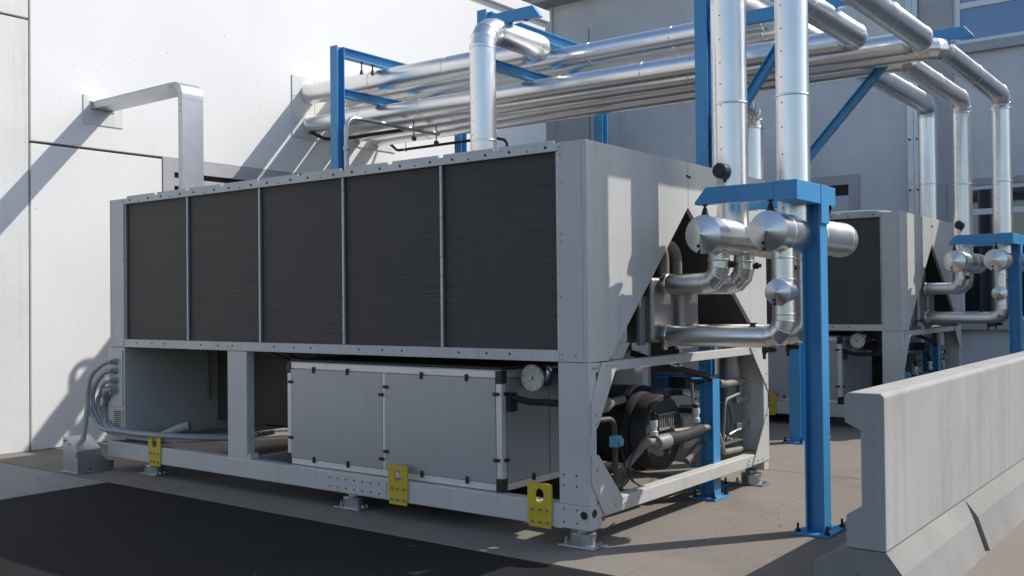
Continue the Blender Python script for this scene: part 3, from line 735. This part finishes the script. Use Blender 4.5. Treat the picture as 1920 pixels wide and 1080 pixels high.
def headers(t, ox, kind):
    """branches from a collecting header down to the chiller nozzles"""
    y = -.40 if kind == 'upper' else -.865
    zc = 2.036
    x0, x1 = (.84, 2.05) if kind == 'upper' else (.84, 2.21)
    gg = G(); gg.lathe((ox+x0, y, zc), (1, 0, 0), [(0, .128), (x1-x0, .128)], 64)
    for x in (x0+.16, x0+.75, x1-.06): gg.band((ox+x, y, zc), (1, 0, 0), .128, .014, .004, 56)
    h = obj('header', gg, 'alu', t); endcap(h, (ox+x0, y, zc), (-1, 0, 0), .128); endcap(h, (ox+x1, y, zc), (1, 0, 0), .128)
    zn = 1.705 if kind == 'upper' else 1.335
    for x in (1.07, 1.49):
        gg = G(); st = gg.tube([(ox+x, .015, zn), (ox+x, y, zn), (ox+x, y, zc-.10)], .074, .115, 3, 48, True)
        path, dirs, hard = gg.last_path, gg.last_dirs, gg.hard
        for k in hard: gg.band(path[k], dirs[max(k-1, 0)]+dirs[min(k, len(dirs)-1)], .074, .008, .003, 48)
        gg.band((ox+x, .0, zn), (0, 1, 0), .074, .02, .006, 48)
        gg.band((ox+x, y, zc-.17), (0, 0, 1), .074, .014, .004, 48)
        if kind == 'lower': gg.band((ox+x, y, 1.49), (0, 0, 1), .074, .014, .004, 48); gg.band((ox+x, y, 1.72), (0, 0, 1), .074, .014, .004, 48)
        b = obj('branch_pipe', gg, 'alu_matt', t)
        gg = G(); gg.lathe((ox+x, .016, zn), (0, 1, 0), [(0, .062), (.03, .062)], 24); obj('nozzle', gg, 'stainless', b)
        if kind == 'lower':
            gg = G(); gg.cyl((ox+x, y+.14, zn-.068), (ox+x, y+.14, zn-.115), .016, 12); gg.cyl((ox+x, y+.14, zn-.11), (ox+x, y+.14, zn-.15), .011, 10)
            gg.cyl((ox+x, y+.13, zn-.092), (ox+x+.0, y+.06, zn-.085), .016, 10)
            obj('drain_valve', gg, 'black', b)
            gg = G(); gg.cyl((ox+x, y+.22, zn+.07), (ox+x, y+.22, zn+.088), .02, 10); gg.box(ox+x-.012, ox+x+.012, y+.19, y+.25, zn+.088, zn+.096, .002); obj('vent_valve', gg, 'black', b)
        else:
            gg = G(); gg.lathe((ox+x+.02, y-.06, zc-.20), (.3, -1, 0), [(0, .024), (.04, .024), (.045, .014), (.06, .014)], 14); gg.cyl((ox+x+.02, y-.045, zc-.15), (ox+x+.02, y-.045, zc-.29), .009, 8); obj('drain_valve', gg, 'black', b)
    if kind == 'lower':
        gg = G(); gg.lathe((ox+1.06, y-.005, 1.635), (-1, -.1, 0), [(-.08, .083), (.12, .083)], 48); s = obj('capped_stub', gg, 'alu_matt', t)
        endcap(s, V((ox+1.06, y-.005, 1.635))+V((-1, -.1, 0)).normalized()*.12, (-1, -.1, 0), .083)
        gg = G(); gg.cyl((ox+1.15, y-.04, 1.79), (ox+1.15, y-.04, 1.60), .014, 8); gg.lathe((ox+1.14, y-.04, 1.80), (-.4, -1, 0), [(0, .018), (.05, .016)], 10); obj('thermometer', gg, 'black', t)
R1 = .112
# upper tier
pipeline('upper front insulated pipe turning down to the thick riser behind the near chiller',
         [([(4.20, YW-.02, 4.60), (4.20, 3.27, 4.57), (3.02, 3.27, 4.57), (3.02, 3.27, .25)], .142, .21)])
pipeline('upper middle insulated pipe turning to the riser hidden behind the foreground risers',
         [([(4.74, YW-.02, 4.60), (4.74, .58, 4.58), (3.30, .58, 4.58), (3.30, .58, .25)], .122, .18),
          ([(3.30, .58, 3.46), (3.88, .58, 3.46), (3.88, .58, .2)], .122, .17)])
pipeline('upper back insulated pipe turning to the riser beside the pale metal strip',
         [([(5.18, YW-.02, 4.585), (5.18, .72, 4.60), (10.95, .72, 4.62), (10.95, .72, .2)], .145, .2)])
# lower tier
t1 = pipeline('lower front insulated pipe feeding the left foreground riser with its black vent cap',
         [([(4.20, YW-.02, 4.155), (4.20, -.40, 4.07), (1.31, -.40, 4.05), (1.31, -.40, 2.10)], R1, .16)])
headers(t1, 0, 'upper')
t2 = pipeline('second lower insulated pipe feeding the right foreground riser beside the nearest blue post',
         [([(4.69, YW-.02, 4.155), (4.69, -.865, 4.07), (1.28, -.865, 4.03), (1.28, -.865, 2.10)], R1, .16)])
headers(t2, 0, 'lower')
t3 = pipeline('third lower insulated pipe feeding the rightmost riser by the dark window',
         [([(5.165, YW-.02, 4.145), (5.165, -.865, 4.10), (8.15, -.865, 4.10), (8.15, -.865, 2.10)], R1, .16)])
headers(t3, DX, 'lower')
t4 = pipeline('lowest back insulated pipe feeding the far riser with a black vent cap',
         [([(5.55, YW-.02, 4.125), (5.55, -.40, 4.11), (8.18, -.40, 4.11), (8.18, -.40, 2.10)], R1, .16)])
headers(t4, DX, 'upper')
for t, ox in ((t1, 1.31), (t4, 8.18)):
    for s, xx in ((-1, -1), (1, 1)):
        gg = G(); d = V((xx*.95, .05 if s < 0 else .1, 0)).normalized(); c = V((ox, -.40, 2.50))+d*.085
        gg.lathe(c, d, [(0, .03), (.03, .03), (.03, .052), (.05, .056), (.11, .054), (.12, .045)], 28); v = obj('vent_cap', gg, 'black', t)
        gg = G(); gg.cyl(c+d*.03+V((0, 0, -.045)), c+d*.03+V((0, 0, -.075)), .011, 10); gg.cyl(c+d*.02+V((0, 0, -.03)), c+d*.02+V((0, 0, -.10)), .003, 6); obj('vent_stem', gg, 'black', v)

# small bare pipes near the rack
dp = thing('drain_pipe', 'thin bare steel pipe rising beside the leftmost blue post then bending under the rack', 'pipe', (3.2, 5.62, 0))
gg = G(); gg.tube([(3.22, 5.62, .3), (3.22, 5.62, 3.915), (4.95, 5.62, 3.93)], .03, .16, 8, 20, False); obj('pipe_run', gg, 'galv', dp)
gg = G(); gg.band((3.22, 5.62, 3.52), (0, 0, 1), .03, .05, .012, 20); obj('coupling', gg, 'galv', dp)
gg = G(); gg.band((3.62, 5.62, 3.92), (1, 0, 0), .03, .02, .008, 20); obj('coupling', gg, 'galv', dp)
for x in (4.45, 4.90):
    gg = G(); gg.cyl((x, 5.62, 4.04), (x, 5.62, 3.80), .008, 8); gg.lathe((x-.02, 5.62, 3.80), (1, 0, 0), [(0, .03), (.04, .03)], 12)
    obj('pipe_hanger', gg, 'black', dp)
tp = thing('thin_pipe', 'thin dark lagged pipe hung under the far side of the pipe rack', 'pipe', (5.75, 5.5, 3.9))
gg = G(); gg.tube([(5.72, YW-.1, 4.10), (5.75, 7.18, 3.95), (5.75, 5.30, 3.945), (5.75, 5.05, 3.88), (5.75, 4.98, 3.3)], .021, .10, 6, 16, False); obj('pipe_run', gg, 'insul', tp)
for y in (7.0, 5.45):
    gg = G(); gg.cyl((5.75, y, 3.95), (5.75, y, 4.25), .007, 8); gg.band((5.75, y, 3.945), (0, 1, 0), .021, .03, .01, 16)
    obj('pipe_hanger', gg, 'bolt', tp)
tq = thing('thin_pipe', 'thin dark pipe with a stub valve under the lower front pipe at the wall', 'pipe', (4.2, 7.2, 3.95))
gg = G(); gg.tube([(4.16, 7.36, 4.05), (4.22, 7.12, 3.93), (4.36, 6.9, 3.925), (4.36, 5.75, 3.92)], .024, .1, 6, 16, False); obj('pipe_run', gg, 'insul', tq)
gg = G(); gg.cyl((4.30, 6.98, 3.90), (4.30, 6.98, 4.10), .014, 10); gg.box(4.26, 4.34, 6.95, 7.01, 3.89, 3.93, .006); obj('stub_valve', gg, 'bolt', tq)

# ------------------------------------------------------------------ blue steelwork
def ibeam(gg, p0, p1, h, w, up=(0, 0, 1), tf=.010, tw=.008):
    p0, p1 = V(p0), V(p1); d = (p1-p0); ln = d.length; u = d.normalized(); up = V(up); up = (up-u*up.dot(u)).normalized(); s = u.cross(up)
    prof = [(-w/2, -h/2), (w/2, -h/2), (w/2, -h/2+tf), (tw/2, -h/2+tf), (tw/2, h/2-tf), (w/2, h/2-tf), (w/2, h/2), (-w/2, h/2), (-w/2, h/2-tf), (-tw/2, h/2-tf), (-tw/2, -h/2+tf), (-w/2, -h/2+tf)]
    b = bmesh.new(); lo = [b.verts.new(p0+s*a+up*c) for a, c in prof]; hi = [b.verts.new(p1+s*a+up*c) for a, c in prof]
    n = len(prof); b.faces.new(lo[::-1]); b.faces.new(hi)
    for i in range(n): b.faces.new([lo[i], lo[(i+1) % n], hi[(i+1) % n], hi[i]])
    bmesh.ops.recalc_face_normals(b, faces=b.faces); gg._merge(b)
def baseplate(par, x, y, s=.16):
    gg = G(); gg.box(x-s, x+s, y-s*.75, y+s*.75, .001, .018, .002); o = obj('base_plate', gg, 'blue', par)
    for sx in (-1, 1):
        for sy in (-1, 1): gg = G(); gg.cyl((x+sx*s*.8, y+sy*s*.58, .018), (x+sx*s*.8, y+sy*s*.58, .07), .009, 8); gg.lathe((x+sx*s*.8, y+sy*s*.58, .018), (0, 0, 1), [(0, .02), (.016, .02)], 6); obj('anchor_bolt', gg, 'black', o)
def arm(par, x, ya, yb, zt, zb, w=.07):
    c = .45*(zt-zb)+.03
    s = 1 if yb > ya else -1
    gg = G(); gg.prism([(ya, zb), (yb, zb), (yb, zb+.018), (yb-s*c, zt), (ya, zt)], 'x', x-w/2, x+w/2, .003); return obj('bracket_arm', gg, 'blue', par)
def rod(par, x, y, z0, z1, name='hanger_rod'):
    gg = G(); gg.cyl((x, y, z0), (x, y, z1), .009, 10); gg.lathe((x, y, z1-.012), (0, 0, 1), [(0, .02), (.012, .02)], 6); gg.lathe((x, y, z0), (0, 0, 1), [(0, .03), (.02, .024), (.06, .012)], 10); obj(name, gg, 'black', par)
def portal(label, y, ztop=4.90):
    t = thing('pipe_rack_frame', label, 'steel frame', (4.65, y, 0), 'blue frames of the pipe rack')
    for x in (3.43, 5.87):
        gg = G(); ibeam(gg, (x, y, .018), (x, y, ztop-.001), .13, .13, (1, 0, 0)); obj('post', gg, 'blue', t); baseplate(t, x, y)
    gg = G(); ibeam(gg, (3.497, y, ztop-.065), (5.803, y, ztop-.065), .125, .11); obj('beam', gg, 'blue', t)
    gg = G(); ibeam(gg, (3.497, y, 4.31), (5.803, y, 4.31), .11, .10); obj('beam', gg, 'blue', t)
    return t
f1 = portal('blue steel portal frame standing nearest the white wall', 6.0)
rod(f1, 3.86, 6.0, 4.62, 4.775); rod(f1, 4.08, 6.02, 4.66, 4.775)
f2 = portal('blue steel portal frame behind the thick riser with an arm over its elbow', 3.56)
arm(f2, 3.43, 3.49, 2.78, 4.83, 4.69); rod(f2, 3.43, 2.98, 4.68, 4.80); rod(f2, 3.43, 3.27, 4.69, 4.80)
def side_post(label, x, y, ztop, za, yb, b0, b1):
    t = thing('bracket_post', label, 'steel post', (x, y, 0), 'blue bracket posts at the near end of the rack')
    gg = G(); ibeam(gg, (x, y, .018), (x, y, ztop), .13, .13, (1, 0, 0)); obj('post', gg, 'blue', t); baseplate(t, x, y)
    arm(t, x, y-.066, yb, za+.06, za-.06)
    gg = G(); ibeam(gg, b0, b1, .085, .08, (0, 1, 1)); obj('brace', gg, 'blue', t)
    gg = G(); gg.prism([(y-.066, b0[2]-.12), (y-.066, b0[2]+.14), (y-.14, b0[2]+.08)], 'x', x-.006, x+.006); obj('gusset', gg, 'blue', t)
    return t
s1 = side_post('tall blue post left of the foreground risers with an arm and diagonal brace', 3.43, .85, 4.92, 4.235, -1.1, (3.43, .78, 2.98), (3.43, -.10, 4.17))
s2 = side_post('blue steel post between the chillers carrying a long diagonal brace', 5.358, .72, 4.31, 4.255, -1.16, (5.358, .65, 3.05), (5.358, -.40, 4.19))

def header_post(ox):
    t = thing('header_support', '', 'steel post', (ox+1.335, -.99, 0), 'blue posts holding the pipe headers')
    gg = G(); ibeam(gg, (ox+1.335, -.985, .018), (ox+1.335, -.985, 2.265), .13, .13, (0, 1, 0), .012, .009); obj('post', gg, 'blue', t)
    gg = G(); gg.box(ox+1.17, ox+1.53, -1.115, -.865, .001, .018, .002); bp = obj('base_plate', gg, 'blue', t)
    for x in (1.205, 1.495):
        for y in (-1.09, -.89): gg = G(); gg.cyl((ox+x, y, .018), (ox+x, y, .075), .009, 8); gg.lathe((ox+x, y, .018), (0, 0, 1), [(0, .02), (.016, .02)], 6); obj('anchor_bolt', gg, 'black', bp)
    gg = G(); gg.prism([(-1.06, 2.36), (-.90, 2.36), (-.90, 2.23), (-.92, 2.23), (-1.06, 2.23)], 'x', ox+.838, ox+1.55, .003); obj('cross_piece', gg, 'blue', t)
    gg = G(); gg.box(ox+1.262, ox+1.408, -1.064, -1.052, 2.10, 2.362, .002); gg.prism([(1.41, 2.36), (1.52, 2.27), (1.41, 2.12)], 'y', -1.055, -1.05); 
    obj('gusset', gg, 'blue', t) if ox == 0 else obj('gusset', gg, 'blue', t)
    for x in (.875, 1.515):
        a = arm(t, ox+x, -.899, -.335, 2.355, 2.24, .07)
    for x in (.875,): rod(t, ox+x, -.395, 2.16, 2.245); rod(t, ox+x, -.865, 2.16, 2.245)
    rod(t, ox+1.515, -.395, 2.16, 2.245)
    return t
h1 = header_post(0); h1['label'] = 'nearest blue steel post standing left of the concrete barrier, arms over two pipe headers'
h2 = header_post(DX); h2['label'] = 'blue steel post at the right edge, arms over the far pipe headers'

def floor_stand(ox, x, y):
    t = thing('pipe_stand', '', 'steel stand', (ox+x, y, 0), 'blue stands under the chillers')
    gg = G(); ibeam(gg, (ox+x, y, .018), (ox+x, y, .955), .12, .12, (0, 1, 0)); obj('post', gg, 'blue', t)
    gg = G(); gg.box(ox+x-.055, ox+x+.055, y+.062, y+.50, .865, .955, .003); obj('bracket_arm', gg, 'blue', t)
    baseplate(t, ox+x, y, .14)
    return t
for ox, who in ((0, 'near'), (DX, 'far')):
    a = floor_stand(ox, 2.00, .14); a['label'] = 'short blue stand beside the round motor inside the %s chiller frame' % who
    b = floor_stand(ox, 2.42, .34); b['label'] = 'short blue stand behind the upright tank inside the %s chiller frame' % who

# ------------------------------------------------------------------ concrete barrier
cbm = thing('concrete_barrier', 'precast concrete barrier with a recessed end profile at the right', 'barrier', (2.5, -1.8, 0))
bp = [(-1.89, .3045), (-1.89, 1.085), (-1.875, 1.105), (-1.71, 1.105), (-1.688, 1.085), (-1.688, .95), (-1.769, .909), (-1.769, .524), (-1.688, .473), (-1.688, .3045)]
gg = G(); gg.prism(bp, 'x', -.185, 7.0, .007); obj('barrier_body', gg, 'barrier', cbm)
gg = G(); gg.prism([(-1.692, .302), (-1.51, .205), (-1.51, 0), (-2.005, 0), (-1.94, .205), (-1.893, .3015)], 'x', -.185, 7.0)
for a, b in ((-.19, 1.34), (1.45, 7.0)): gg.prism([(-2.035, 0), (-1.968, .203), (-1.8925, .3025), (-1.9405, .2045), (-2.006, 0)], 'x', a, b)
obj('barrier_foot', gg, 'barrier_foot', cbm, 'darker flared foot')

# ------------------------------------------------------------------ camera, light, world
cam = bpy.data.cameras.new('camera'); co = bpy.data.objects.new('camera', cam); C.objects.link(co)
yaw, pitch, roll = .65062, .01448, -.01049
fw = V((math.cos(pitch)*math.cos(yaw), math.cos(pitch)*math.sin(yaw), math.sin(pitch)))
rt = V((math.sin(yaw), -math.cos(yaw), 0)); up = rt.cross(fw)
r2 = rt*math.cos(roll)+up*math.sin(roll); u2 = -rt*math.sin(roll)+up*math.cos(roll)
mw = Matrix((r2, u2, -fw)).transposed().to_4x4(); mw.translation = V((-5.2939, -3.42516, 1.58751)); co.matrix_world = mw
cam.sensor_width = 36; cam.lens = 36*1850.98/1920; cam.clip_end = 2000; cam.clip_start = .05
scene.camera = co

sd = V((1.4, -1.0, 1.63)).normalized()
el = math.asin(sd.z); az = math.atan2(sd.x, sd.y)
sun = bpy.data.lights.new('sun', 'SUN'); sun.energy = 3.7; sun.angle = math.radians(.5); sun.color = (1, .95, .87)
so = bpy.data.objects.new('sun', sun); C.objects.link(so); so.rotation_euler = sd.to_track_quat('Z', 'Y').to_euler(); so.location = (20, -14, 24)
w = bpy.data.worlds.new('World'); scene.world = w; w.use_nodes = True
nt = w.node_tree; bg = nt.nodes['Background']; sky = nt.nodes.new('ShaderNodeTexSky'); sky.sky_type = 'NISHITA'; sky.sun_disc = False
sky.sun_elevation = el; sky.sun_rotation = az; sky.altitude = 100; sky.air_density = 1.0; sky.dust_density = 1.5; sky.ozone_density = 1.0
nt.links.new(sky.outputs['Color'], bg.inputs['Color']); bg.inputs['Strength'].default_value = .15
vs = scene.view_settings; vs.view_transform = 'Standard'; vs.look = 'None'; vs.exposure = .40; vs.gamma = 1
scene.render.engine = 'CYCLES'
scene.cycles.max_bounces = 8; scene.cycles.glossy_bounces = 5
